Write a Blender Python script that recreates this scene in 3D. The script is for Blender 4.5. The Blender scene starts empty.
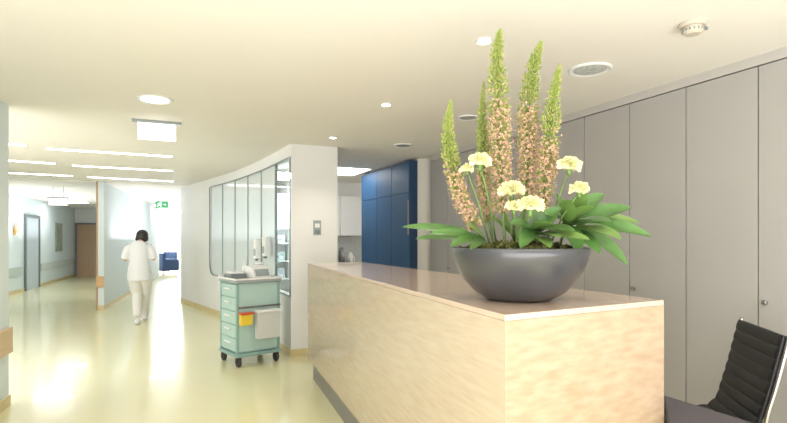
import bpy, bmesh, math, random
from mathutils import Vector, Matrix, noise
random.seed(7)
F=500.0; CX=393.5; HY=238.0; CH=1.45
col=bpy.context.scene.collection
def W(u,v,d): return Vector(((u-CX)*d/F, d, CH-(v-HY)*d/F))
def c(r,g,b):
    f=lambda x:(x/255/12.92 if x/255<=.04045 else ((x/255+.055)/1.055)**2.4)
    return (f(r),f(g),f(b),1)
MATS={}
def mat(name,color,rough=.5,metal=0,emit=None,es=0,var=0,vscale=6,stretch=(1,1,1),col2=None,bump=0,coat=0,trans=0,alpha=1,rotz=0,sss=0):
    if name in MATS: return MATS[name]
    m=bpy.data.materials.new(name); m.use_nodes=True
    nt=m.node_tree; b=nt.nodes['Principled BSDF']
    b.inputs['Base Color'].default_value=color
    b.inputs['Roughness'].default_value=rough
    b.inputs['Metallic'].default_value=metal
    b.inputs['Coat Weight'].default_value=coat
    b.inputs['Transmission Weight'].default_value=trans
    b.inputs['Alpha'].default_value=alpha
    if emit: 
        b.inputs['Emission Color'].default_value=emit; b.inputs['Emission Strength'].default_value=es
    if var or col2:
        tc=nt.nodes.new('ShaderNodeTexCoord'); mp=nt.nodes.new('ShaderNodeMapping')
        mp.inputs['Scale'].default_value=stretch; mp.inputs['Rotation'].default_value=(0,0,rotz)
        nz=nt.nodes.new('ShaderNodeTexNoise'); nz.inputs['Scale'].default_value=vscale; nz.inputs['Detail'].default_value=6
        nt.links.new(tc.outputs['Object'],mp.inputs[0]); nt.links.new(mp.outputs[0],nz.inputs['Vector'])
        cr=nt.nodes.new('ShaderNodeValToRGB'); cr.color_ramp.elements[0].position=.3; cr.color_ramp.elements[1].position=.7
        k=1-var
        cr.color_ramp.elements[0].color=col2 if col2 else (color[0]*k,color[1]*k,color[2]*k,1)
        cr.color_ramp.elements[1].color=color
        nt.links.new(nz.outputs['Fac'],cr.inputs[0]); nt.links.new(cr.outputs[0],b.inputs['Base Color'])
        if bump:
            bp=nt.nodes.new('ShaderNodeBump'); bp.inputs['Strength'].default_value=bump; bp.inputs['Distance'].default_value=.01
            nt.links.new(nz.outputs['Fac'],bp.inputs['Height']); nt.links.new(bp.outputs[0],b.inputs['Normal'])
    MATS[name]=m; return m
# ---------- helpers
def thing(name,loc,rz,label,cat,group=None):
    e=bpy.data.objects.new(name,None); e.empty_display_size=.1
    e.location=loc; e.rotation_euler=(0,0,rz); col.objects.link(e)
    e["label"]=label; e["category"]=cat
    if group: e["group"]=group
    return e
def mk(name,verts,faces,m,parent=None,smooth=False,bevel=0,mats=None,midx=None,kind=None,label=None,cat=None,group=None,segs=2):
    me=bpy.data.meshes.new(name); me.from_pydata([tuple(v) for v in verts],[],faces); me.update()
    if mats: 
        for x in mats: me.materials.append(x)
    else: me.materials.append(m)
    if midx:
        for p,i in zip(me.polygons,midx): p.material_index=i
    bm=bmesh.new(); bm.from_mesh(me)
    if bevel or not midx: bmesh.ops.recalc_face_normals(bm,faces=bm.faces)
    if bevel: bmesh.ops.bevel(bm,geom=[e for e in bm.edges if e.is_manifold and e.calc_face_angle(0)>.5],offset=bevel,segments=segs,affect='EDGES',profile=.5)
    bm.to_mesh(me); bm.free()
    if smooth:
        for p in me.polygons: p.use_smooth=True
    o=bpy.data.objects.new(name,me); col.objects.link(o)
    if parent: o.parent=parent
    if kind: o["kind"]=kind
    if label: o["label"]=label
    if cat: o["category"]=cat
    if group: o["group"]=group
    return o
BF=[(0,3,2,1),(4,5,6,7),(0,1,5,4),(1,2,6,5),(2,3,7,6),(3,0,4,7)]
def boxv(x0,x1,y0,y1,z0,z1):
    return [(x0,y0,z0),(x1,y0,z0),(x1,y1,z0),(x0,y1,z0),(x0,y0,z1),(x1,y0,z1),(x1,y1,z1),(x0,y1,z1)]
def box(name,x0,x1,y0,y1,z0,z1,m,parent=None,bevel=.003,**k):
    return mk(name,boxv(x0,x1,y0,y1,z0,z1),BF,m,parent,bevel=bevel,**k)
def boxes(name,lst,m,parent=None,bevel=0,**k):
    v=[];f=[]
    for b in lst:
        n=len(v); v+=boxv(*b); f+=[tuple(i+n for i in q) for q in BF]
    return mk(name,v,f,m,parent,bevel=bevel,**k)
def prism(name,poly,z0,z1,m,parent=None,bevel=0,**k):
    n=len(poly)
    v=[(p[0],p[1],z0) for p in poly]+[(p[0],p[1],z1) for p in poly]
    f=[tuple(range(n))[::-1],tuple(range(n,2*n))]+[(i,(i+1)%n,(i+1)%n+n,i+n) for i in range(n)]
    return mk(name,v,f,m,parent,bevel=bevel,**k)
def lathe(prof,n=32,cx=0,cy=0,cz=0,ax='z'):
    v=[];f=[]
    for r,z in prof:
        for i in range(n):
            a=2*math.pi*i/n
            p=(r*math.cos(a),r*math.sin(a),z)
            if ax=='x': p=(p[2],p[0],p[1])
            if ax=='y': p=(p[0],p[2],p[1])
            v.append((p[0]+cx,p[1]+cy,p[2]+cz))
    m=len(prof)
    for j in range(m-1):
        for i in range(n):
            f.append((j*n+i,j*n+(i+1)%n,(j+1)*n+(i+1)%n,(j+1)*n+i))
    if prof[0][0]>1e-6: f.append(tuple(range(n))[::-1])
    if prof[-1][0]>1e-6: f.append(tuple((m-1)*n+i for i in range(n)))
    return v,f
def tube(pts,rs,n=10,cap=True):
    v=[];f=[]
    pts=[Vector(p) for p in pts]
    for i,p in enumerate(pts):
        d=(pts[min(i+1,len(pts)-1)]-pts[max(i-1,0)]).normalized()
        ref=Vector((1,0,0)) if abs(d.x)<.85 else Vector((0,1,0))
        b=d.cross(ref).normalized(); a=b.cross(d).normalized()
        r=rs[i] if isinstance(rs,(list,tuple)) else rs
        ra,rb=(r if isinstance(r,(tuple,list)) else (r,r))
        for k in range(n):
            t=2*math.pi*k/n
            v.append(p+a*ra*math.cos(t)+b*rb*math.sin(t))
    for j in range(len(pts)-1):
        for k in range(n):
            f.append((j*n+k,j*n+(k+1)%n,(j+1)*n+(k+1)%n,(j+1)*n+k))
    if cap:
        f.append(tuple(range(n))[::-1]); f.append(tuple((len(pts)-1)*n+k for k in range(n)))
    return v,f
def ell(cx,cy,cz,rx,ry,rz,nu=16,nv=10):
    v=[(cx,cy,cz-rz)];f=[]
    for j in range(1,nv):
        t=math.pi*j/nv
        for i in range(nu):
            a=2*math.pi*i/nu
            v.append((cx+rx*math.sin(t)*math.cos(a),cy+ry*math.sin(t)*math.sin(a),cz-rz*math.cos(t)))
    v.append((cx,cy,cz+rz)); L=len(v)-1
    for i in range(nu):
        f.append((0,1+(i+1)%nu,1+i)); f.append((L,1+(nv-2)*nu+i,1+(nv-2)*nu+(i+1)%nu))
    for j in range(nv-2):
        for i in range(nu):
            f.append((1+j*nu+i,1+j*nu+(i+1)%nu,1+(j+1)*nu+(i+1)%nu,1+(j+1)*nu+i))
    return v,f
def join(lst):
    v=[];f=[]
    for a,b in lst:
        n=len(v); v+=[tuple(x) for x in a]; f+=[tuple(i+n for i in q) for q in b]
    return v,f
def loc2(e_loc,rz,p):
    d=Vector(p)-Vector(e_loc); return Matrix.Rotation(-rz,3,'Z')@d
# ---------- materials
M_ceil=mat('ceiling_paint',c(236,232,226),.8,var=.02,vscale=1.5)
M_wall=mat('white_wall',c(236,236,235),.6,var=.02,vscale=2)
M_blue=mat('pale_blue_wall',c(224,234,237),.8,var=.03,vscale=2)
M_floor=mat('linoleum_floor',c(236,232,190),.17,var=.03,vscale=.9,coat=.2)
M_base=mat('tan_baseboard',c(218,200,152),.4,var=.06)
M_rail=mat('wood_rail',c(222,194,156),.4,var=.12,vscale=10,stretch=(1,1,8))
M_edge=mat('brown_wood_edge',c(184,152,118),.5,var=.12,vscale=10,stretch=(8,8,1))
M_railb=mat('pale_grey_rail',c(200,208,205),.4,var=.06)
M_grey=mat('grey_laminate',c(172,169,166),.55,var=.03,vscale=3)
M_dark=mat('dark_gap',c(60,58,56),.7,var=.05)
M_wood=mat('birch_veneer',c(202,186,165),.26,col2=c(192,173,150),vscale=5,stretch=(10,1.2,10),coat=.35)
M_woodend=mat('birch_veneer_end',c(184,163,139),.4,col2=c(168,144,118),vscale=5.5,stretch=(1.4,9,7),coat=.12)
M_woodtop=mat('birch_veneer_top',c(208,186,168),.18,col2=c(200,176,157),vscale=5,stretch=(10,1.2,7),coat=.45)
M_plinth=mat('plinth_grey',c(140,138,134),.5,var=.05)
M_bowl=mat('charcoal_glaze',c(64,65,69),.28,var=.25,vscale=5,coat=.3)
M_soil=mat('dark_soil',c(60,48,36),.9,var=.4,vscale=40)
M_chrome=mat('chrome',c(200,200,202),.15,1,var=.03)
M_steel=mat('brushed_steel',c(150,150,150),.35,.9,var=.1)
M_black=mat('black_leather',c(24,24,28),.38,var=.2,vscale=30)
M_desk=mat('dark_desk',c(80,75,82),.4,var=.08)
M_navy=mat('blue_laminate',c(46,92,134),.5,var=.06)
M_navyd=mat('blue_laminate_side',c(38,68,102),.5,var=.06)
M_white=mat('white_plastic',c(236,237,236),.4,var=.02)
M_bin=mat('bin_plastic',c(212,214,212),.4,var=.03)
M_mint=mat('mint_plastic',c(182,210,204),.4,var=.05)
M_mintd=mat('mint_frame',c(144,178,174),.4,var=.05)
M_yel=mat('yellow_plastic',c(236,204,70),.4,var=.05)
M_red=mat('red_plastic',c(205,80,55),.4,var=.05)
M_green=mat('sign_green',c(60,160,105),.5,emit=c(60,170,110),es=.3,var=.02)
M_glow=mat('lamp_glow',c(255,255,250),.5,emit=(1,.98,.95,1),es=9,var=.01)
M_glow3=mat('corridor_lamp_glow',c(255,255,255),.5,emit=(.97,.99,1,1),es=34,var=.01)
M_glow2=mat('downlight_glow',c(255,250,240),.5,emit=(1,.93,.8,1),es=14,var=.01)
M_signw=mat('sign_white',c(250,250,250),.4,emit=(1,1,1,1),es=1.2,var=.01)
M_glassp=mat('frosted_glass',c(220,230,233),.12,var=.05,vscale=1.2,stretch=(1,1,.4),coat=.35)
M_clear=mat('clear_glass',c(235,245,245),.02,trans=1,var=.01)
M_frame=mat('frame_grey',c(128,136,138),.4,var=.05)
M_pane=mat('pane_joint',c(158,168,170),.4,var=.05)
M_tan=mat('tan_door',c(206,174,146),.5,var=.1,vscale=4,stretch=(6,6,.6))
M_lil=mat('lilac_door',c(200,210,218),.5,var=.05)
M_arm=mat('navy_fabric',c(58,80,120),.9,var=.2,vscale=40)
M_skin=mat('skin',c(214,168,142),.5,var=.05)
M_cloth=mat('white_cloth',c(228,229,232),.8,var=.03,vscale=8)
M_hair=mat('dark_hair',c(38,32,34),.5,var=.3,vscale=40,stretch=(1,1,.1))
M_g1=mat('leaf_green',c(84,126,62),.38,var=.4,vscale=10,coat=.2)
M_g2=mat('leaf_light',c(122,156,82),.42,var=.3,vscale=10,coat=.1)
M_stem=mat('stem_green',c(106,134,70),.5,var=.2,vscale=20)
M_bud=mat('bud_green',c(144,163,76),.6,var=.25,vscale=60)
M_bud2=mat('bud_olive',c(172,176,98),.6,var=.25,vscale=60)
M_peach=mat('peach_petal',c(212,172,144),.6,var=.2,vscale=60)
M_cream=mat('cream_petal',c(244,240,190),.6,var=.1,vscale=60)
M_moss=mat('moss',c(120,126,62),.9,col2=c(66,60,34),vscale=30,bump=.6)
M_tile=mat('tile_grey',c(186,188,184),.3,var=.15,vscale=20)
M_amber=mat('amber_art',c(240,190,90),.5,var=.3,vscale=12)
M_artg=mat('grey_green_art',c(168,174,158),.6,var=.35,vscale=6)
# ---------- structure
def S(o): o["kind"]="structure"; return o
S(box('floor',-18,6,-3,27,-.1,0,M_floor,bevel=0))
S(box('ceiling',-18,6,-3,27,2.6,2.7,M_ceil,bevel=0))
CL=2.58
def dl(x): return 10.2+.45*(x+5.97)
S(prism('trim_1',[(-14,dl(-14)),(-4.28,dl(-4.28)),(-5.0,11.6),(-11,26),(-14,26)],CL,2.6,M_ceil))
WP=[(-1.25,6.1),(-1.84,7.17),(-2.41,8.11),(-3.015,9.0),(-3.58,9.75),(-4.85,11.4)]
def off(p,q,t):
    d=Vector((q[0]-p[0],q[1]-p[1])).normalized(); n=Vector((d.y,-d.x))
    return n*t
def strip(name,pts,t0,t1,z0,z1,m,kind='structure'):
    vs=[];n=len(pts);norms=[]
    for i in range(n):
        a=pts[max(i-1,0)];b=pts[min(i+1,n-1)]; norms.append(off(a,b,1))
    inn=[(p[0]+nn.x*t0,p[1]+nn.y*t0) for p,nn in zip(pts,norms)]
    out=[(p[0]+nn.x*t1,p[1]+nn.y*t1) for p,nn in zip(pts,norms)]
    v=[];f=[]
    for i in range(n):
        v+=[(*inn[i],z0),(*out[i],z0),(*out[i],z1),(*inn[i],z1)]
    for i in range(n-1):
        a=i*4;b=a+4
        for k in range(4): f.append((a+k,a+(k+1)%4,b+(k+1)%4,b+k))
    f.append((0,1,2,3)); f.append(tuple((n-1)*4+k for k in (3,2,1,0)))
    o=mk(name,v,f,m); 
    if kind: o["kind"]=kind
    return o
def arc(pts,sub=6):
    r=[]
    for i in range(len(pts)-1):
        p0=Vector(pts[max(i-1,0)]);p1=Vector(pts[i]);p2=Vector(pts[i+1]);p3=Vector(pts[min(i+2,len(pts)-1)])
        for k in range(sub):
            t=k/sub
            r.append(tuple(.5*((2*p1)+(p2-p0)*t+(2*p0-5*p1+4*p2-p3)*t*t+(3*p1-3*p2+p3-p0)*t**3)))
    r.append(tuple(pts[-1])); return r
A=arc(WP); G=A[:25]
strip('wall_center',A,0,.15,0,.73,M_wall)
strip('wall_center_top',A,0,.15,2.45,2.6,M_wall)
strip('wall_center_end',A[24:],0,.15,.73,2.45,M_wall)
strip('baseboard_center',A,-.012,0,0,.09,M_base)
tot=[0]
for i in range(1,len(G)): tot.append(tot[-1]+(Vector(G[i])-Vector(G[i-1])).length)
def at(s):
    for i in range(1,len(G)):
        if s<=tot[i]+1e-9:
            t=(s-tot[i-1])/(tot[i]-tot[i-1]); return tuple(Vector(G[i-1]).lerp(Vector(G[i]),t))
    return G[-1]
TL=tot[-1]
def GP(s,h,t):
    a=Vector(at(max(0,s-.02)));b=Vector(at(min(TL,s+.02))); p=Vector(at(max(0,min(TL,s)))); d=(b-a).normalized(); n=Vector((d.y,-d.x))
    return Vector((p.x+n.x*t,p.y+n.y*t,h))
RC=.22
path=[(0.02,.74)]+[(TL*k/20,.74) for k in range(1,19)]
path=[p for p in path if p[0]<TL-RC-.02]
path+=[(TL-RC+RC*math.sin(a),.74+RC-RC*math.cos(a)) for a in [math.pi/2*i/8 for i in range(9)]]
path+=[(TL,1.4),(TL,2.0),(TL,2.44)]+[(TL*(1-k/20),2.44) for k in range(1,20)]+[(0.02,2.44),(.02,1.6),(.02,.74)]
v,f=tube([GP(s,h,-.006) for s,h in path],.009,6); o=mk('trim_2',v,f,M_frame); S(o)
V=[];Fa=[]
for i in range(9):
    a=math.pi/2*i/8
    sa,ha=TL-RC+RC*math.sin(a),.74+RC-RC*math.cos(a)
    V.append(GP(sa,ha,.004)); V.append(GP(TL if i>=4 else sa, .72 if i<=4 else ha,.004))
for i in range(8): Fa.append((2*i,2*i+1,2*i+3,2*i+2))
V.append(GP(TL,.72,.004)); Fa.append((9,len(V)-1,7))
S(mk('trim_3',V,Fa,M_wall))
NP=6
for k in range(NP):
    s0=TL*k/NP; s1=TL*(k+1)/NP
    pp=[at(s0+(s1-s0)*j/5) for j in range(6)]
    strip('window_%d'%(k+1),pp,.01,.03,.73,2.45,M_clear if k==0 else M_glassp)
for k in range(1,NP):
    s=TL*k/NP; a=at(s-.006); b=at(s+.006)
    strip('trim_%d'%(10+k),[a,b],-.004,.05,.74,2.44,M_pane)
S(prism('wall_corridor_right',[(-4.85,11.4),(-4.7,11.4),(-10.1,25),(-10.4,25)],0,2.6,M_wall))
S(prism('wall_column',[(-1.25,6.1),(-.71,6.34),(-.80,6.56),(-1.22,6.37),(-1.235,6.15)],0,2.6,M_wall))
S(prism('wall_divider',[(-.80,6.56),(-2.0,9.25),(-2.1,9.2),(-.9,6.5)],0,2.6,M_wall))
S(prism('baseboard_column',[(-1.26,6.085),(-.70,6.325),(-.71,6.34),(-1.25,6.1)],0,.09,M_base))
S(prism('wall_block',[(-5.97,10.07),(-5.86,10.12),(-8.2,17),(-9.0,19.2),(-9.4,19.2)],0,2.59,M_blue))
S(prism('trim_4',[(-5.985,10.06),(-5.955,10.072),(-5.96,10.1),(-5.985,10.1)],0,2.59,M_edge))
S(prism('baseboard_block',[(-5.95,10.06),(-5.85,10.1),(-8.19,17.0),(-8.2,17.0),(-5.86,10.12),(-5.95,10.08)],0,.09,M_base))
LWx=lambda z:-4.894-.38*z
S(prism('wall_left',[(LWx(6.5),6.5),(LWx(19.2),19.2),(LWx(19.2)-.2,19.2),(LWx(6.5)-.2,6.5)],0,2.6,M_blue))
S(prism('wall_back',[(-12.5,19.0),(-9.2,19.0),(-9.2,19.2),(-12.5,19.2)],0,2.6,M_wall))
S(prism('baseboard_left',[(LWx(6.5)+.012,6.5),(LWx(19)+.012,19),(LWx(19),19),(LWx(6.5),6.5)],0,.09,M_base))
NW=lambda z:-3.34-.36*(z-4.34)
S(prism('wall_near',[(NW(-2),-2),(NW(4.34),4.34),(NW(4.34)-.25,4.3),(NW(-2)-.25,-2)],0,2.6,M_blue))
S(prism('baseboard_near',[(NW(-2)+.015,-2),(NW(4.34)+.015,4.345),(NW(4.34),4.34),(NW(-2),-2)],0,.09,M_base))
S(box('wall_lounge',-18,-12.2,24,24.2,0,2.6,M_wall,bevel=0))
S(box('wall_lounge_sill',-12.2,-10.2,24,24.2,0,.5,M_wall,bevel=0))
S(boxes('window_10',[(-12.2,-12.1,24,24.1,.5,2.4),(-10.9,-10.84,24,24.1,.5,2.4),(-10.3,-10.2,24,24.1,.5,2.4),(-12.1,-10.3,24,24.1,2.34,2.4),(-12.1,-10.3,24,24.1,.5,.56)],M_frame))
def rail(name,p,q,nx,ny,label,m=M_rail):
    v=[(p[0],p[1]),(q[0],q[1]),(q[0]+nx,q[1]+ny),(p[0]+nx,p[1]+ny)]
    return prism(name,v,.46,.68,m,bevel=.006,label=label,cat="handrail")
rail('bumper_rail',(NW(-1)+.002,-1),(NW(4.34)+.002,4.34),.03,.01,"pale wooden bumper rail on pale blue wall")
rail('bumper_rail',(LWx(14.95)+.002,14.95),(LWx(18.9)+.002,18.9),.04,.01,"pale grey bumper rail along the corridor wall",M_railb)
rail('bumper_rail',(LWx(8)+.002,8),(LWx(13.4)+.002,13.4),.04,.01,"pale grey bumper rail beside the lilac corridor door",M_railb)
rail('bumper_rail',(-5.975,10.055),(-5.855,10.103),.012,-.03,"short wooden bumper rail wrapping the corridor corner",mat('orange_wood',c(214,172,120),.4,var=.1))
def wallpoly(z0,z1,t0,t1):
    return [(LWx(z0)+t0,z0),(LWx(z1)+t0,z1),(LWx(z1)+t1,z1),(LWx(z0)+t1,z0)]
S(prism('door_1',wallpoly(13.7,14.75,.002,.03),0,2.02,M_lil))
S(prism('trim_20',wallpoly(13.62,13.7,.002,.06),0,2.1,M_frame))
S(prism('trim_21',wallpoly(14.75,14.83,.002,.06),0,2.1,M_frame))
S(prism('trim_22',wallpoly(13.7,14.75,.002,.06),2.02,2.1,M_frame))
S(box('door_2',-12.0,-11.1,18.95,18.998,0,1.96,M_tan))
S(boxes('trim_23',[(-12.06,-12.0,18.94,18.998,0,2.02),(-12.0,-11.1,18.94,18.998,1.96,2.02)],M_frame))
a1=prism('framed_picture',wallpoly(16.5,17.2,.003,.04),1.0,1.95,M_artg,bevel=.005,label="narrow grey-green framed picture on corridor wall",cat="picture")
wa=thing('wall_ornament',(LWx(12.9)+.03,12.9,1.55),math.atan(.38),"golden abstract bird-like ornament mounted on the wall","wall decoration")
vs=[];fs=[]
for k,(a,l) in enumerate([(.3,.34),(.8,.42),(1.4,.4),(2.0,.34),(2.6,.24),(-.6,.24)]):
    n=len(vs); vs+=[(0,-.04,-.02),(0,.04,.0),(0.02,l*math.cos(a)+.02,l*math.sin(a)),(0.03,l*math.cos(a)*.6-.05,l*math.sin(a)*.6+.03)]; fs.append((n,n+1,n+2,n+3))
mk('ornament_blade',vs,fs,M_amber,wa)
# storage shelf behind the clear pane
t=thing('storage_shelf',(-1.82,8.35,0),.2,"white shelf unit with supplies behind the glass","shelf")
box('side_panel',-.36,-.34,0,.35,0,2.2,M_white,t); box('side_panel',.34,.36,0,.35,0,2.2,M_white,t); box('back_panel',-.34,.34,.33,.35,0,2.2,M_white,t)
for z in (.3,.75,1.05,1.35): box('shelf_board',-.34,.34,0,.33,z,z+.02,M_white,t)
for x in (-.34,.002): box('shelf_door',x+.002,x+.336,-.02,-.001,1.6,2.19,M_white,t)
k_=0
sm=[M_mint,M_frame,M_lil,M_white,M_pane]
for z in (.77,1.07,1.37):
    for x in (-.24,-.05,.16):
        k_+=1; h_=.13+.02*(k_%4); cx_,sy_=math.cos(.2),math.sin(.2)
        wx=-1.82+x*cx_-.15*sy_; wy=8.35+x*sy_+.15*cx_
        e=thing('supply_box',(wx,wy,z+.001),.2,"small supply box on the storage shelf","box","supply boxes on the storage shelf")
        box('box_body',-.07,.07,-.08,.08,0,h_,sm[k_%5],e); box('box_label',-.04,.04,-.084,-.081,.03,.07,M_pane if k_%5==3 else M_white,e,bevel=0)
# ---------- gray tall cabinets
ang=math.atan(.447); ld=Vector((-math.sin(ang),math.cos(ang))); ln=Vector((math.cos(ang),math.sin(ang)))
S0=Vector((2.292,3.144)); step=.482
for k in range(-5,9):
    p=S0+ld*step*k
    t=thing('tall_cabinet',(p.x,p.y,0),ang,"grey laminate full-height wardrobe cabinet with flat door","cabinet","row of grey wall cabinets")
    box('cabinet_body',.021,.46,.001,step-.001,.0,2.534,M_dark,t,bevel=0)
    d=box('cabinet_door',0,.02,.004,step-.004,.08,2.528,M_grey,t,bevel=.002)
    if k%2==1:
        v,f=lathe([(.0,-.034),(.012,-.034),(.016,-.028),(.016,-.02),(.007,-.014),(.007,0)],16,0,step-.05,1.05,'x')
        kb=mk('knob',v,f,M_steel,d,smooth=True,label="round steel knob")
e0=S0+ld*step*-5; e1=S0+ld*step*9
M_trim=mat('pale_greige_trim',c(190,186,182),.5,var=.03)
S(prism('wall_right',[tuple(e0+ln*.47),tuple(e1+ln*.47),tuple(e1+ln*.6),tuple(e0+ln*.6)],0,2.6,M_wall))
S(prism('trim_30',[tuple(e0+ln*-.001),tuple(e1+ln*-.001),tuple(e1+ln*.46),tuple(e0+ln*.46)],2.536,2.6,M_trim))
bp=Vector((.22,7.19))
S(prism('wall_pilaster',[tuple(bp+ln*.15+ld*.02),tuple(e1+ln*.2+ld*.002),tuple(e1+ln*.47+ld*.1),tuple(bp+ln*.6+ld*.3),tuple(bp+ln*.15+ld*.3)],0,2.6,M_ceil))
t=thing('blue_cabinet',(bp.x,bp.y,0),ang,"tall blue laminate storage cabinet with one tan edge handle","cabinet")
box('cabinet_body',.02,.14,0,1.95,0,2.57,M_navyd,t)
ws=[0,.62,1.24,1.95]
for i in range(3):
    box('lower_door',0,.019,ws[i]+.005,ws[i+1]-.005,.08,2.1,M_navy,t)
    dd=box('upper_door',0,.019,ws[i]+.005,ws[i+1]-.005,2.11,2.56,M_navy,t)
box('edge_handle',-.012,-.001,.004,.016,1.5,2.0,M_tan,t)
S(prism('wall_kitchen',[(-2.6,9.7),(.6,10.9),(.6,11.05),(-2.6,9.85)],0,2.6,M_wall))
t=thing('kitchenette_wall_cabinet',(-1.2,9.98,1.5),math.atan(1.2/3.2),"white wall-mounted kitchenette cupboard","cabinet")
box('cabinet_body',-.8,.6,0,.2,0,.8,M_white,t)
for i in range(3): box('cabinet_door',-.8+i*.467+.004,-.8+(i+1)*.467-.004,-.02,-.001,0,.8,M_white,t)
t=thing('kitchenette_base_cabinet',(-1.2,9.7,0),math.atan(1.2/3.2),"white kitchenette base cabinet with grey worktop","cabinet")
box('cabinet_body',-.8,.7,0,.45,0,.88,M_white,t); box('worktop',-.8,.7,-.02,.45,.881,.92,M_grey,t)
S(prism('trim_31',[(-2.1,9.87),(-.4,10.51),(-.4,10.52),(-2.1,9.885)],.93,1.49,M_tile))
for i,(x,y,r,h,lab,m_) in enumerate([(-1.03,9.95,.06,.34,"steel coffee flask on the kitchenette worktop",M_steel),(-.86,10.02,.05,.24,"white jug on the kitchenette worktop",M_white)]):
    e=thing('flask' if i==0 else 'jug',(x,y,.921),0,lab,'flask' if i==0 else 'jug')
    v,f=lathe([(r,0),(r,h*.75),(r*.6,h*.92),(r*.6,h),(0,h)],18); mk('vessel_body',v,f,m_,e,smooth=True)
    v,f=tube([(r*.9,0,h*.2),(r*1.6,0,h*.3),(r*1.6,0,h*.6),(r*.9,0,h*.7)],.008,6); mk('handle',v,f,m_,e)
# ---------- reception counter
K=.9; TOP=CH-.288*K
ca=math.atan(.357); cor=[(x*K,y*K) for x,y in [(.417,1.87),(1.255,2.32),(-.41,6.05),(-.985,5.74)]]
cb=Vector((cor[0][0],cor[0][1],0)); BOT=.215
L=[loc2(cb,ca,(x,y,0)) for x,y in cor]; L=[(p.x,p.y) for p in L]
t=thing('reception_counter',cb,ca,"long birch veneer reception counter with pinkish top and grey plinth","counter")
def ins(poly,d):
    r=[]; n=len(poly)
    for i in range(n):
        p=Vector(poly[i]);a=(Vector(poly[i-1])-p).normalized();b=(Vector(poly[(i+1)%n])-p).normalized()
        s=abs(a.x*b.y-a.y*b.x); r.append(tuple(p+(a+b)*d/s))
    return r
I=ins(L,.02)
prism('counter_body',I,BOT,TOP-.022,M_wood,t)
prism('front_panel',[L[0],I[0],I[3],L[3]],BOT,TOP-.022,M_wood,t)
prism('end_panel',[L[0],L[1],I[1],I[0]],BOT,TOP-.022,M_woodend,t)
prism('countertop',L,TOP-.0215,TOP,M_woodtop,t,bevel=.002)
prism('plinth',ins(L,.05),0,BOT,M_plinth,t)
# ---------- desk
dk=(1.3,1.9,0)
t=thing('side_desk',dk,0,"dark grey desk surface beside the reception counter","desk")
P=[(1.275,2.355),(1.43,2.03),(1.75,1.35),(1.28,1.25),(1.06,1.9),(1.15,2.1)]
P=[(x-dk[0],y-dk[1]) for x,y in P]
prism('desktop',P,.68,.71,M_desk,t,bevel=.003)
for b_ in [(0.0,.04,.22,.26,0,.68),(.3,.34,-.5,-.46,0,.68),(0,.04,-.5,-.46,0,.68)]: box('desk_leg',*b_,M_steel,t)
# ---------- office chair
a=math.radians(76)
t=thing('office_chair',(1.70,2.80,-.0),a,"black ribbed leather office chair with chrome frame","chair")
DZ=-.045
def sling(prof,w,nr,name):
    pts=[Vector(p) for p in prof]
    L_=[0]
    for i in range(1,len(pts)): L_.append(L_[-1]+(pts[i]-pts[i-1]).length)
    N=nr*8; v=[];f=[]
    for i in range(N+1):
        s=L_[-1]*i/N
        for j in range(1,len(pts)):
            if s<=L_[j]+1e-9: break
        tt=(s-L_[j-1])/(L_[j]-L_[j-1]); p=pts[j-1].lerp(pts[j],tt); d=(pts[j]-pts[j-1]).normalized(); n=Vector((-d.y,d.x))
        r=.010+.008*abs(math.sin(math.pi*nr*i/N))**.5
        for x in (-w/2,-w/2+.015,w/2-.015,w/2):
            rr=r if abs(x)<w/2-.001 else .008
            a1=p+n*rr; v.append((x,a1.x,a1.y+DZ))
        for x in (w/2,w/2-.015,-w/2+.015,-w/2):
            rr=r if abs(x)<w/2-.001 else .008
            a1=p-n*rr; v.append((x,a1.x,a1.y+DZ))
    for i in range(N):
        for k in range(8): f.append((i*8+k,i*8+(k+1)%8,(i+1)*8+(k+1)%8,(i+1)*8+k))
    f.append(tuple(range(8))[::-1]); f.append(tuple(N*8+k for k in range(8)))
    return mk(name,v,f,M_black,t,smooth=False)
def catm(pts,sub=6): return arc([Vector(p) for p in pts],sub)
sling(catm([(-.31,1.01),(-.285,.9),(-.25,.75),(-.215,.62),(-.19,.54),(-.14,.485)]),.52,9,'backrest')
sling(catm([(-.135,.482),(-.05,.47),(.1,.475),(.22,.49),(.28,.47)]),.52,7,'seat')
for sx in (-.272,.272):
    v,f=tube([(sx,y,z+DZ) for y,z in catm([(-.325,1.02),(-.30,.9),(-.265,.75),(-.23,.62),(-.205,.52),(-.12,.46),(.1,.45),(.27,.455)])],.011,8)
    mk('side_frame',v,f,M_chrome,t,smooth=True)
v,f=lathe([(.05,.42+DZ),(.06,.45+DZ)],16); v2,f2=lathe([(.022,.1),(.022,.42+DZ)],16); v3,f3=join([(v,f),(v2,f2),(boxv(-.26,.26,-.02,.02,.43+DZ,.45+DZ),BF)])
mk('gas_column',v3,f3,M_chrome,t)
for k in range(5):
    th=k*2*math.pi/5+.3; dx,dy=math.cos(th),math.sin(th)
    v,f=tube([(0,0,.12),(dx*.3,dy*.3,.085)],[.022,.014],8); mk('base_arm',v,f,M_chrome,t)
    v,f=lathe([(.0,-.02),(.03,-.02),(.03,.02),(0,.02)],14,dx*.3,dy*.3,.03,'x'); v2,f2=tube([(dx*.3,dy*.3,.09),(dx*.3,dy*.3,.05)],.008,6)
    v,f=join([(v,f),(v2,f2)]); mk('caster',v,f,M_black,t)
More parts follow.
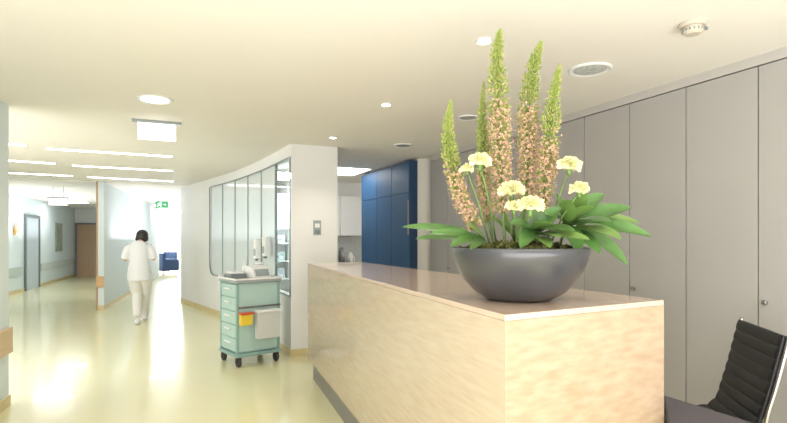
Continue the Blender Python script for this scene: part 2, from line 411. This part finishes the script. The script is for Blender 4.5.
# ---------- planter bowl
def WK(u,v,d): return W(u,v,d*K)
bc=Vector((.592*K,2.36*K,TOP+.001))
t=thing('planter_bowl',bc,0,"wide charcoal-grey ceramic bowl on the reception counter","bowl")
prof=[(.0,0),(.13,0),(.155,.006),(.205,.035),(.253,.085),(.285,.135),(.302,.175),(.311,.21),(.315,.238),(.312,.243),(.306,.238),(.288,.18),(.25,.1),(.0,.09)]
prof=[(r*K,z*K) for r,z in prof]
v,f=lathe(prof,64); mk('bowl_body',v,f,M_bowl,t,smooth=True)
v,f=lathe([(0,.175*K),(.283*K,.178*K),(.283*K,.165*K),(0,.16*K)],32); mk('soil',v,f,M_soil,t)
v=[];f=[]
for i in range(1100):
    r=.28*math.sqrt(random.random()); th=random.random()*6.283; z=.195+.035*(1-(r/.29)**2)+random.random()*.035
    p=Vector((r*math.cos(th),r*math.sin(th),z))*K; l=random.uniform(.012,.03)
    d=Vector((random.uniform(-1,1),random.uniform(-1,1),random.uniform(.2,1.2))).normalized()*l; s=Vector((random.uniform(-1,1),random.uniform(-1,1),random.uniform(-.3,.3))).normalized()*l*.4
    n=len(v); v+=[p-s*.3,p+d*.5-s,p+d,p+d*.5+s]; f.append((n,n+1,n+2,n+3))
dm=lathe([(.283*K,.185*K),(.27*K,.21*K),(.18*K,.23*K),(0,.24*K)],32)
n=len(v); v+=[Vector(x) for x in dm[0]]; f+=[tuple(i+n for i in q) for q in dm[1]]
o=mk('moss',v,f,M_moss,None,kind='stuff',label="olive-brown moss and small leaves filling the bowl",cat="moss"); o.location=bc
def leaf(name,base,mid,tip,w,m,parent,org,curl=.25):
    base,mid,tip=[Vector(x)-org for x in (base,mid,tip)]
    N=14; v=[];f=[]
    for i in range(N+1):
        s=i/N; p=base*(1-s)**2+mid*2*s*(1-s)+tip*s*s
        d=((mid-base)*(1-s)+(tip-mid)*s).normalized()
        side=d.cross(Vector((.15,-.75,.8))).normalized(); up=side.cross(d).normalized()
        if up.z<0: up=-up
        ww=w*(max(0,math.sin(math.pi*min(1,(s*.95+.04)**1.05)))**.75)
        if s>.97: ww=.0005
        v+=[p-side*ww+up*ww*curl,p-side*ww*.5+up*ww*curl*.3,p,p+side*ww*.5+up*ww*curl*.3,p+side*ww+up*ww*curl]
    for i in range(N):
        for k in range(4): f.append((i*5+k,i*5+k+1,i*5+6+k,i*5+5+k))
    return mk(name,v,f,m,parent,smooth=True)
def sprig(label,base,stemtop,leaves,m):
    base=Vector(base); e=thing('foliage_sprig',base,0,label,'foliage')
    st=Vector(stemtop)-base
    v,f=tube([Vector((0,0,0)),st*.5+Vector((0,0,.01)),st],[.007,.006,.005],8); mk('stem',v,f,M_stem,e,smooth=True)
    for (u,vv,d,w,lift) in leaves:
        tip=WK(u,vv,d); b=Vector(stemtop)+Vector((random.uniform(-.01,.01),random.uniform(-.01,.01),random.uniform(-.02,.01)))
        mid=(b+tip)/2+Vector((0,0,lift)); leaf('leaf',b,mid,tip,w*1.15,m if random.random()<.6 else M_g2,e,base,random.uniform(.1,.4))
    return e
SB=bc+Vector((0,0,.2*K))
sprig("dark green pointed foliage spreading over the bowl rim",SB+Vector((.17,-.03,0))*K,WK(566,226,2.42),
  [(604,194,2.45,.034,.03),(586,190,2.3,.032,.01),(632,208,2.4,.038,.04),(652,237,2.35,.04,.05),(628,266,2.2,.038,.06),(612,222,2.2,.04,.03),(600,254,2.15,.04,.04),(556,194,2.35,.032,.01),(545,214,2.25,.034,.02),(618,214,2.55,.038,.03),(640,222,2.6,.036,.04),(578,254,2.1,.036,.03),(622,240,2.15,.04,.03),(594,206,2.2,.038,.02),(570,200,2.2,.034,.01)],M_g1)
sprig("glossy green leaves in the middle of the arrangement",SB+Vector((.04,-.1,0))*K,WK(535,232,2.3),
  [(510,224,2.2,.026,.02),(520,248,2.1,.026,.02),(550,248,2.1,.03,.03),(562,208,2.25,.03,.02),(575,232,2.1,.034,.02),(550,222,2.1,.03,.01),(541,206,2.35,.026,.01),(590,240,2.05,.034,.02),(560,238,2.05,.034,.01)],M_g1)
sprig("long narrow green leaves reaching past the bowl rim",SB+Vector((-.16,0,0))*K,WK(484,240,2.4),
  [(402,227,2.35,.024,.04),(415,239,2.5,.022,.03),(442,226,2.6,.02,.02),(450,247,2.2,.022,.03),(466,224,2.3,.018,.01),(470,250,2.15,.018,.02),(430,234,2.25,.022,.04)],M_g1)
sprig("light green upright leaves among flower stems",SB+Vector((.0,.06,0))*K,WK(515,238,2.5),
  [(500,205,2.45,.014,.0),(524,210,2.5,.016,.0),(490,215,2.5,.014,.0),(545,226,2.5,.016,.01)],M_g2)
# foxtail lilies
def lily(path,wid,label,peach0=.42,n=330):
    pts=[WK(*p) for p in path]
    base=pts[-1].copy(); e=thing('foxtail_lily',base,0,label,'flower','tall foxtail lilies in the bowl')
    cv=[Vector(p) for p in arc([Vector(p)-base for p in pts],8)]
    v,f=tube(cv[::-1],[.007*(1-.7*i/len(cv)) for i in range(len(cv))],8); mk('stem',v,f,M_stem,e,smooth=True)
    V=[];Fa=[];MI=[]
    end=.88
    for i in range(n):
        s=(i/n)**.85*end; q=s*(len(cv)-1); j=min(int(q),len(cv)-2); p=cv[j].lerp(cv[j+1],q-j)
        d=(cv[j]-cv[j+1]).normalized()
        th=i*2.39996; a_=d.cross(Vector((1,.2,0))).normalized(); b_=d.cross(a_)
        rad=(a_*math.cos(th)+b_*math.sin(th))
        R=wid*min(1,.12+1.9*s)*(1 if s<.6 else 1-.25*(s-.6))
        upk=1.4 if s<.3 else .8 if s<peach0 else .3
        dr=(rad+d*upk).normalized()
        L=R/max(.35,dr.dot(rad))*random.uniform(.5,1.15)
        tip=p+dr*L
        bl=.008+.005*min(1,s*2); bw=.0022+.0012*min(1,s*2.5)
        sd=dr.cross(d).normalized(); sd2=dr.cross(sd)
        pk=max(0,min(1,(s-peach0+.12)/.35))*.5
        opened = s>peach0 and random.random()<.42*min(1,(s-peach0)/.1+.3)
        mi=2 if random.random()<pk else (1 if random.random()<.45 else 0)
        k=len(V); c0=tip-dr*bl
        V+=[c0-dr*bl*.4,c0+sd*bw,c0+sd2*bw,c0-sd*bw,c0-sd2*bw,tip]
        for x in range(4):
            Fa.append((k,k+1+x,k+1+(x+1)%4)); MI.append(mi); Fa.append((k+5,k+1+(x+1)%4,k+1+x)); MI.append(mi)
        k=len(V); V+=[p,p+sd*.002,c0]; Fa.append((k,k+1,k+2)); MI.append(0)
        if opened:
            for x in range(5):
                an=x*1.2566+random.random(); pd=(sd*math.cos(an)+sd2*math.sin(an)); sw=(-sd*math.sin(an)+sd2*math.cos(an))
                k=len(V); l=.0085
                V+=[tip,tip+pd*l*.6+sw*.0019+dr*.003,tip+pd*l+dr*.005,tip+pd*l*.6-sw*.0019+dr*.003]; Fa.append((k,k+1,k+2,k+3)); MI.append(2)
    mk('flower_spike',V,Fa,None,e,mats=[M_bud,M_bud2,M_peach],midx=MI)
by=248
lily([(500,30,2.45),(497,60,2.45),(499,110,2.45),(501,170,2.44),(505,by,2.42)],.051,"tall foxtail lily with green buds and peach lower florets",.46,2100)
lily([(541,42,2.5),(533,70,2.5),(528,115,2.5),(528,170,2.5),(522,by,2.48)],.051,"foxtail lily with yellow-green tip leaning outward",.46,2100)
lily([(560,65,2.4),(554,95,2.4),(550,135,2.4),(546,180,2.42),(536,by,2.42)],.043,"slim foxtail lily with peach lower florets",.52,1600)
lily([(484,82,2.55),(482,115,2.55),(484,150,2.55),(484,190,2.53),(494,by,2.5)],.036,"slim green foxtail lily",.64,1300)
lily([(451,100,2.42),(448,130,2.42),(452,165,2.42),(464,205,2.42),(488,by,2.42)],.041,"foxtail lily bending outward over the bowl",.55,1600)
# carnations
def carn(u,v_,d,r,label,bu=None):
    r*=K*.84
    hd=WK(u,v_,d); base=WK(bu if bu else (u+515)/2,250,2.42); e=thing('carnation',base,0,label,'flower','pale yellow carnations in the bowl')
    h=hd-base
    v,f=tube([Vector((0,0,0)),h*.5+Vector((0,0,.02)),h-Vector((0,0,r*.5))],.004,6); mk('stem',v,f,M_stem,e,smooth=True)
    v,f=lathe([(.004,-r*1.25),(r*.22,-r*1.0),(r*.26,-r*.5),(0,-r*.3)],10,*h); mk('calyx',v,f,M_stem,e,smooth=True)
    V=[];Fa=[]
    o0=h-Vector((0,0,r*.15)); NPt=90
    cvv,cff=ell(o0.x,o0.y,o0.z,r*.55,r*.55,r*.45,20,12)
    V+=[Vector(x) for x in cvv]; Fa+=cff
    for i in range(NPt):
        ph=i*2.39996+random.uniform(-.3,.3); el=math.radians(-22+110*(i/NPt)**.9)
        dr=Vector((math.cos(el)*math.cos(ph)*1.15,math.cos(el)*math.sin(ph)*1.15,math.sin(el)*.8))
        sd=Vector((-math.sin(ph),math.cos(ph),0)); up=sd.cross(dr)
        ro=random.random()*3.14; sd,up=sd*math.cos(ro)+up*math.sin(ro),up*math.cos(ro)-sd*math.sin(ro)
        R=r*random.uniform(.7,1.2); k0=len(V); NW_=8
        for ring,(rr,wf) in enumerate([(.3,.05),(.65,.18),(.88,.28),(.99,.32)]):
            for j in range(NW_+1):
                x=(j/NW_-.5)*2
                ru=.13*math.sin(j*2.2+i)*(ring/3)
                V.append(o0+dr*R*(rr-(abs(x)**2)*.08*ring/3+.09*(j%2)*(ring==3))+sd*R*wf*x+up*R*ru)
        for ring in range(3):
            for j in range(NW_): Fa.append((k0+ring*(NW_+1)+j,k0+ring*(NW_+1)+j+1,k0+(ring+1)*(NW_+1)+j+1,k0+(ring+1)*(NW_+1)+j))
    mk('flower_head',V,Fa,M_cream,e,smooth=False)
carn(480,160,2.3,.05,"pale yellow carnation bloom on tall stem")
carn(467,168,2.35,.034,"small cream carnation bloom")
carn(512,189,2.25,.055,"pale yellow carnation bloom")
carn(569,164,2.3,.052,"pale yellow carnation bloom on tall stem",545)
carn(579,188,2.25,.045,"pale yellow carnation bloom",548)
carn(530,204,2.15,.055,"pale yellow carnation bloom near the leaves")
carn(514,206,2.18,.036,"small cream carnation bloom")
# ---------- ceiling fixtures
def C(u,v): 
    d=1.15*F/(HY-v); return Vector(((u-CX)*d/F,d,2.6))
def downlight(u,v,r,label,glow,g=None):
    e=thing('downlight',C(u,v),0,label,'ceiling light',g)
    vv,ff=lathe([(r*.74,-.001),(r,-.001),(r,-.008),(r*.93,-.014),(r*.78,-.008),(r*.74,-.003)],28); mk('trim_ring',vv,ff,M_white,e,smooth=False)
    vv,ff=lathe([(0,-.016),(r*.4,-.015),(r*.74,-.0095),(r*.74,-.006),(0,-.006)],24); mk('lens',vv,ff,glow,e)
    return e
def spot(loc,power,size=2.0,colr=(1,.9,.76),rad=.05):
    l=bpy.data.lights.new('spot','SPOT'); l.energy=power; l.spot_size=size; l.spot_blend=.8; l.color=colr; l.shadow_soft_size=rad
    o=bpy.data.objects.new('spot_lamp',l); o.location=Vector(loc)+Vector((0,0,-.08)); col.objects.link(o); return o
for (u,v) in [(484,40),(386,104),(333,137)]:
    downlight(u,v,.045,"small round recessed halogen downlight, lit",M_glow2,"small recessed downlights"); spot(C(u,v),24)
M_lens=mat('glassy_lens',c(195,200,197),.12,emit=(1,1,.97,1),es=.06,var=.4,vscale=45,bump=.5)
M_lens2=mat('grey_lens',c(170,172,168),.3,var=.3,vscale=20)
e=downlight(590,69,.14,"round recessed lamp with grey ribbed glass lens",M_lens,"large round recessed lamps")
downlight(403,145,.12,"round recessed lamp, unlit, grey lens",M_lens2,"large round recessed lamps")
downlight(468,117,.1,"round recessed lamp, unlit, pale lens",M_lens2,"large round recessed lamps")
downlight(155,99,.14,"large round recessed lamp, brightly lit",M_glow,"large round recessed lamps"); spot(C(155,99),26,2.6,(1,.97,.9),.12)
def stripl(a,b,g="linear ceiling lights"):
    p=C(*a);q=C(*b); m=(p+q)/2; L=(q-p).length; rz=math.atan2(q.y-p.y,q.x-p.x)
    e=thing('linear_ceiling_light',m,rz,"slim linear fluorescent ceiling light, lit",'ceiling light',g)
    box('housing',-L/2,L/2,-.05,.05,-.008,-.001,M_white,e,bevel=.001); box('diffuser',-L/2+.01,L/2-.01,-.035,.035,-.014,-.0085,M_glow,e,bevel=0)
for a_,b_ in [((46,148),(173,156)),((72,165),(173,170.5)),((87,176.5),(173,181)),((-30,157.5),(56,163)),((-20,171),(73,175.5)),((-60,139),(27,144.5))]: stripl(a_,b_)
def lowlight(x,y,g3=M_glow3,z=CL):
    e=thing('ceiling_light',(x,y,z),math.atan(.45),"rectangular corridor ceiling light, lit",'ceiling light',"corridor ceiling lights")
    box('housing',-.42,.42,-.11,.11,-.02,-.001,M_white,e); box('diffuser',-.4,.4,-.09,.09,-.026,-.0205,g3,e,bevel=0)
for p in [(-8.5,12.5),(-10.0,15.6),(-7.2,14.2),(-8.2,17.0)]: lowlight(*p)
e=thing('ceiling_panel_light',(-.83,8.5,2.6),ang,"bright square ceiling panel light above kitchenette",'ceiling light')
box('housing',-.32,.32,-.45,.45,-.02,-.001,M_white,e); box('diffuser',-.3,.3,-.43,.43,-.026,-.0205,M_glow,e,bevel=0)
p=C(693,23)
M_det=mat('detector_beige',c(200,192,178),.5,var=.03)
e=thing('smoke_detector',p,.4,"beige round ceiling smoke detector with grey slots",'smoke detector')
v,f=lathe([(.0,-.001),(.066,-.001),(.068,-.012),(.058,-.022),(0,-.022)],28); mk('mount',v,f,M_det,e)
v,f=lathe([(0,-.0225),(.045,-.0225),(.045,-.032),(.052,-.034),(.050,-.05),(.034,-.062),(0,-.064)],28); mk('sensor_head',v,f,M_det,e,smooth=False)
boxes('vent_slot',[(.049*math.cos(t_)-.004,.049*math.cos(t_)+.004,.049*math.sin(t_)-.004,.049*math.sin(t_)+.004,-.048,-.036) for t_ in [i*.39 for i in range(16)]],M_frame,e)
v,f=tube([(.066,0,-.01),(.11,.0,-.012)],.008,8); mk('cable_stub',v,f,M_frame,e)
p=C(157,121)
e=thing('emergency_sign_box',p,math.atan(.447),"white illuminated emergency light panel hung from a slim ceiling bar",'sign')
box('mount_bar',-.22,.22,-.03,.03,-.025,-.001,M_pane,e); box('sign_panel',-.17,.17,-.01,.01,-.19,-.026,M_signw,e)
def exitsign(x,y,z,w,h,rz,label):
    e=thing('exit_sign',(x,y,z),rz,label,'sign')
    box('sign_panel',-w/2,w/2,-.02,.02,-h,-.001,M_green,e)
    s=h/.16
    def q(pts): return [(a*s,-.0215,b*s-h/2) for a,b in pts]
    V=[];Fa=[]
    fig=[[(.010,.060),(.024,.070),(.038,.060),(.024,.046)],
         [(-.012,.036),(.024,.042),(.016,-.008),(-.016,-.006)],
         [(-.012,.036),(-.044,.022),(-.052,.000),(-.040,.000),(-.034,.014),(-.010,.024)],
         [(.022,.036),(.040,.016),(.058,.018),(.058,.008),(.036,.004),(.016,.022)],
         [(-.016,-.006),(.002,-.008),(-.020,-.036),(-.062,-.050),(-.066,-.040),(-.030,-.028)],
         [(.0,-.008),(.016,-.008),(.038,-.032),(.028,-.066),(.016,-.064),(.022,-.036)]]
    fig=[[(a-.045,b) for a,b in p] for p in fig]
    for poly in fig+[[(.035,.005),(.07,.005),(.07,-.005),(.035,-.005)],[(.07,.02),(.1,0),(.07,-.02)]]:
        n=len(V); V+=q(poly); Fa.append(tuple(range(n,n+len(poly))))
    mk('pictogram',V,Fa,M_signw,e)
    for x0 in (-w*.3,w*.3): box('hanger',x0,x0+.01,-.005,.005,0,CL-z,M_white,e,bevel=0)
exitsign(-5.93,12.8,2.39,.29,.17,.35,"green emergency exit sign with running figure and arrow")
e=thing('ceiling_sign',(-7.38,11.0,2.32),.35,"small white illuminated sign panel hung in the corridor",'sign')
box('sign_panel',-.17,.17,-.02,.02,-.15,0,M_signw,e); box('mount_bar',-.2,.2,-.025,.025,.001,.025,M_pane,e)
for x0 in (-.1,.1): box('hanger',x0,x0+.01,-.005,.005,.026,CL-2.32,M_pane,e,bevel=0)
fa=math.atan2(.24,.54)
px=Vector((-1.25,6.1))+Vector((.54,.24))*.55
e=thing('wall_switch_panel',(px.x,px.y,1.55),fa,"pale grey metal intercom and switch panel on white column",'switch')
box('face_plate',-.05,.05,-.012,-.002,-.06,.12,M_pane,e); box('rocker',-.03,.03,-.016,-.0125,-.045,.0,M_frame,e); box('display',-.03,.03,-.016,-.0125,.03,.08,M_white,e)
# ---------- medical cart
cr=math.atan2(.64,.76); co=Vector((-1.70,5.92,0))
t=thing('medical_cart',co,cr,"mint-green wheeled hospital supply cart with drawers and bins",'cart')
box('cart_body',-.234,.234,-.214,.214,.151,.938,M_mint,t,bevel=.004)
for x in (-.265,.235):
    for y in (-.245,.215): box('corner_post',x,x+.03,y,y+.03,.151,.939,M_mintd,t)
box('base_bumper',-.28,.28,-.26,.26,.11,.15,M_mintd,t,bevel=.012)
box('side_panel',-.234,.234,-.235,-.215,.17,.935,M_mint,t)
box('top_tray',-.28,.28,-.26,.26,.94,.975,M_pane,t,bevel=.01)
boxes('tray_rim',[(-.28,.28,-.26,-.25,.975,.995),(-.28,.28,.25,.26,.975,1.02),(.27,.28,-.26,.26,.975,.995),(-.28,-.27,-.26,.26,.975,.995)],M_white,t)
for k in range(5):
    z0=.17+k*.152
    d=box('drawer',-.262,-.241,-.205,.205,z0,z0+.145,M_mint,t)
    box('drawer_handle',-.285,-.263,-.08,.08,z0+.085,z0+.1,M_white,d)
for sx in (-.23,.23):
    for sy in (-.21,.21):
        v,f=lathe([(0,-.018),(.05,-.018),(.055,-.01),(.055,.01),(.05,.018),(0,.018)],20,sx,sy,.055,'x')
        v2,f2=join([(v,f),(boxv(sx-.028,sx-.02,sy-.02,sy+.02,.05,.109),BF),(boxv(sx+.02,sx+.028,sy-.02,sy+.02,.05,.109),BF),(boxv(sx-.028,sx+.028,sy-.02,sy+.02,.1,.109),BF)])
        mk('caster',v2,f2,M_dark,t)
box('hanging_rail',-.26,.26,-.275,-.262,.66,.68,M_steel,t)
def bin_(name,x0,x1,y0,y1,z0,z1,m,taper,parent,lm,label,lh=.02):
    xc=(x0+x1)/2;v=[(xc+(x0-xc)*taper,y0+.01,z0),(xc+(x1-xc)*taper,y0+.01,z0),(xc+(x1-xc)*taper,y1,z0),(xc+(x0-xc)*taper,y1,z0),(x0,y0,z1),(x1,y0,z1),(x1,y1,z1),(x0,y1,z1)]
    mk(name,v,BF,m,parent,bevel=.004,label=label)
    box('bin_lid',x0-.008,x1+.008,y0-.01,y1,z1+.001,z1+lh,lm,parent)
bin_('waste_bin',-.07,.21,-.37,-.28,.31,.61,M_bin,.97,t,M_white,"white rigid plastic waste bin hung on the cart",.025)
bin_('sharps_container',-.255,-.115,-.35,-.28,.48,.60,M_yel,.95,t,M_red,"yellow sharps container with orange-red lid",.022)
def ontop(name,x,y,lab,cat,dr=0):
    p=Matrix.Rotation(cr,3,'Z')@Vector((x,y,0)); return thing(name,(co.x+p.x,co.y+p.y,.976),cr+dr,lab,cat)
e=ontop('monitor_device',.10,-.02,"bulky pale grey desktop device on the cart top","device",.25)
mk('device_housing',[(-.13,-.09,0),(.13,-.09,0),(.13,.09,0),(-.13,.09,0),(-.13,-.03,.13),(.13,-.03,.13),(.13,.09,.15),(-.13,.09,.15)],BF,M_white,e,bevel=.008)
mk('device_screen',[(-.1,-.083,.03),(.1,-.083,.03),(.1,-.05,.105),(-.1,-.05,.105)],[(0,1,2,3)],M_pane,e)
e=ontop('storage_tray',-.15,.06,"grey plastic tray on the cart top","tray"); box('tray_body',-.1,.09,-.1,.1,0,.06,M_frame,e,bevel=.008); box('tray_content',-.08,.07,-.08,.08,.06,.08,M_white,e)
e=ontop('disinfectant_bottle',.02,.18,"white disinfectant bottle on the cart top","bottle"); v,f=lathe([(.035,0),(.035,.13),(.012,.15),(.012,.16),(.02,.162),(.02,.175),(0,.175)],18); mk('bottle_body',v,f,M_white,e,smooth=True)
e=ontop('wipes_canister',.2,.18,"small white wipes canister on the cart top","container"); v,f=lathe([(.045,0),(.045,.15),(.047,.151),(.047,.17),(0,.175)],20); mk('canister_body',v,f,M_white,e,smooth=True)
def disp(u,d,z,w,h,lab,m2):
    x=(u-CX)*d/F; e=thing('wall_dispenser',(x-.025,d-.016,z),-1.0,lab,'dispenser')
    box('dispenser_body',-w/2,w/2,-.08,0,0,h,M_white,e,bevel=.012); box('dispenser_front',-w*.35,w*.35,-.088,-.081,h*.15,h*.5,m2,e); box('spout',-.02,.02,-.07,-.03,-.03,-.001,M_frame,e)
def wallat(u):
    up=(u-CX)/F
    for i in range(len(A)-1):
        p,q=Vector(A[i]),Vector(A[i+1]); f0=p.x-up*p.y; f1=q.x-up*q.y
        if f0*f1<=0: 
            s=f0/(f0-f1); return p.lerp(q,s)
for u,z,w,h,lab,m2 in [(262,1.15,.12,.28,"white soap dispenser mounted by the glass",M_pane),(271,1.2,.14,.27,"white paper towel dispenser mounted by the glass",M_pane)]:
    p=wallat(u); disp(u,p.y,z,w,h,lab,m2)
# ---------- armchairs
def armch(x,y,rz,lab):
    e=thing('armchair',(x,y,0),rz,lab,'chair',"lounge armchairs")
    box('seat',-.25,.25,-.3,.3,.15,.43,M_arm,e,bevel=.03); box('backrest',-.35,.35,.301,.42,.15,.85,M_arm,e,bevel=.03)
    for sx in (-.35,.255): box('armrest',sx,sx+.095,-.3,.3,.15,.6,M_arm,e,bevel=.02)
    for sx in (-.3,.27):
        for sy in (-.27,.37): box('leg',sx,sx+.03,sy,sy+.03,0,.15,M_steel,e)
armch(-9.05,20.0,2.6,"blue upholstered lounge armchair"); armch(-9.75,21.2,-.4,"blue upholstered lounge armchair by the window")
# ---------- person
pp=(-4.38,8.62,0); t=thing('person',pp,.35,"person in white tunic and trousers with dark hair, walking away",'person')
def remesh(o,vs,it=6):
    r=o.modifiers.new('remesh','REMESH'); r.mode='VOXEL'; r.voxel_size=vs; r.use_smooth_shade=True
    s=o.modifiers.new('smooth','SMOOTH'); s.iterations=it; s.factor=.5
hx,hy,hz=.03,.10,-.045
B=[]
B.append(tube([(0,0,.84),(0,0,.95),(0,.0,1.08),(0,.01,1.2),(0,.01,1.3),(0,.02,1.36),(0.005,.03,1.40)],[(.13,.09),(.15,.1),(.12,.085),(.13,.095),(.145,.09),(.1,.06),(.05,.05)],16))
B.append(tube([(0,.02,1.36),(hx,hy+.01,1.45)],[.052,.05],12))
B.append(ell(hx,hy+.035,1.52+hz,.078,.095,.11)); B.append(ell(hx,hy+.075,1.455+hz,.05,.06,.06))
B.append(ell(hx,hy+.135,1.495+hz,.012,.02,.018,8,6))
for s in (-1,1): B.append(ell(hx+s*.08,hy+.03,1.51+hz,.012,.02,.03,8,6)); B.append(ell(hx+s*.03,hy+.118,1.52+hz,.014,.012,.01,8,6))
B.append(ell(hx,hy+.125,1.455+hz,.022,.012,.008,8,6))
legs={-1:[(-.085,0,.86),(-.07,.03,.68),(-.045,.05,.48),(-.03,-.07,.29),(-.005,-.21,.14)],1:[(.085,0,.86),(.09,.09,.68),(.08,.17,.48),(.065,.21,.28),(.055,.25,.09)]}
for s in (-1,1):
    B.append(tube(legs[s],[.09,.078,.055,.052,.036],12))
    x,y,z=legs[s][-1]; B.append(tube([(x,y-.03,.05),(x,y+.06,.04),(x,y+.14,.035)],[(.03,.03),(.033,.024),(.025,.015)],10))
    B.append(tube([(s*.14,0.01,1.32),(s*.18,.01,1.26),(s*.21,-.01,1.16),(s*.225,.0,1.09)],[.052,.052,.046,.04],12))
    B.append(tube([(s*.225,.0,1.09),(s*.175,.10,1.12),(s*.11,.19,1.16)],[.041,.037,.027],12))
    B.append(tube([(s*.115,.18,1.158),(s*.10,.215,1.17),(s*.085,.235,1.18)],[(.026,.02),(.036,.016),(.036,.015)],10))
    for k,ln_ in enumerate([.065,.075,.07,.055]):
        zz=1.21-k*.02; B.append(tube([(s*.09,.232,zz-.005),(s*.055,.245,zz),(s*(.055-ln_*.45),.235,zz-.004),(s*(.055-ln_*.5),.215,zz-.006)],[.010,.009,.0085,.007],8))
    B.append(tube([(s*.12,.19,1.195),(s*.10,.2,1.225),(s*.075,.205,1.235)],[.012,.010,.008],8))
v,f=join(B); o=mk('body',v,f,M_skin,t,smooth=True); remesh(o,.006,3)
T=[tube([(0,0,.72),(0,0,.8),(0,0,.93),(0,0,1.08),(0,0.01,1.2),(0,0.01,1.3),(0,.015,1.355),(0,.025,1.39)],[(.188,.155),(.19,.152),(.18,.145),(.148,.12),(.158,.125),(.168,.118),(.125,.09),(.065,.06)],20)]
for s in (-1,1): T.append(tube([(s*.12,0.01,1.305),(s*.175,.01,1.255),(s*.207,-.005,1.17),(s*.222,.0,1.09)],[.068,.07,.066,.064],14))
v,f=join(T); o=mk('tunic',v,f,M_cloth,t,smooth=True); remesh(o,.01,3)
T=[]
for s in (-1,1):
    l=legs[s]; T.append(tube(l[:-1]+[(l[-1][0],l[-1][1]-.005,l[-1][2]-.02)],[.115,.102,.08,.072,.063],14))
T.append(ell(0,-.01,.85,.17,.13,.12))
v,f=join(T); o=mk('trousers',v,f,mat('cream_cloth',c(226,224,218),.8,var=.03,vscale=8),t,smooth=True); remesh(o,.01,3)
for s in (-1,1):
    x,y,z=legs[s][-1]
    v,f=join([tube([(x,y-.07,.045),(x,y-.03,.05),(x,y+.06,.042),(x,y+.16,.03),(x,y+.19,.028)],[(.03,.035),(.042,.045),(.045,.038),(.04,.026),(.02,.015)],12)])
    mk('shoe',v,f,M_white,t,smooth=True)
H=[ell(hx,hy+.01,1.545+hz,.098,.108,.1),ell(hx,hy-.015,1.50+hz,.104,.085,.078),ell(hx+.055,hy-.04,1.48+hz,.05,.05,.05),ell(hx-.055,hy-.03,1.475+hz,.05,.05,.05)]
v,f=join(H); o=mk('hair',v,f,M_hair,t,smooth=True); remesh(o,.008,3)
# ---------- world & light
w=bpy.data.worlds.new('World'); bpy.context.scene.world=w; w.use_nodes=True
w.node_tree.nodes['Background'].inputs[0].default_value=(1,.98,.97,1); w.node_tree.nodes['Background'].inputs[1].default_value=1.7
def area(loc,rot,sx,sy,p,colr):
    l=bpy.data.lights.new('area','AREA'); l.shape='RECTANGLE'; l.size=sx; l.size_y=sy; l.energy=p; l.color=colr
    o=bpy.data.objects.new('area_lamp',l); o.location=loc; o.rotation_euler=rot; col.objects.link(o)
R=math.radians
area((0,-1.2,2.5),(0,0,0),4,2,50,(1,.97,.94))  # unseen overhead fill behind the camera, added to brighten the foreground
area((1.0,-1.2,.9),(R(160),0,R(-8)),5,2.5,285,(1,.985,.985))         # unseen upward fill behind the viewpoint, added to brighten the ceiling
area((-6.2,4.6,1.0),(R(180),0,0),2,3,50,(.98,.99,1))           # unseen upward fill in the side bay, added to brighten the left side
area((-5.2,2.6,1.6),(R(112),0,R(-55)),3,1.6,115,(.98,.99,1))  # unseen side fill behind the near wall, added to light the cabinets
area((-8.9,13.0,1.4),(R(180),0,R(20)),1.2,5,48,(.96,.985,1))  # floating upward fill with no fixture, added to brighten the left corridor
area((-6.5,13.2,1.4),(R(180),0,R(20)),.6,5,32,(.96,.985,1))  # second fixtureless fill, added to lift the main corridor walls and ceiling
area((-11.2,23.8,1.5),(R(-90),0,0),2,2,850,(.98,.99,1))
area((-1.75,7.7,2.4),(0,0,R(25)),.5,1.0,32,(1,1,1))            # fill light added inside the glazed room so its interior looks pale
cam=bpy.data.cameras.new('camera'); cam.sensor_width=36; cam.lens=F/787*36; cam.shift_y=26.5/787; cam.clip_start=.05
co_=bpy.data.objects.new('camera',cam); co_.location=(0,0,CH); co_.rotation_euler=(math.radians(90),0,0); col.objects.link(co_)
bpy.context.scene.camera=co_
bpy.context.scene.view_settings.view_transform='Standard'
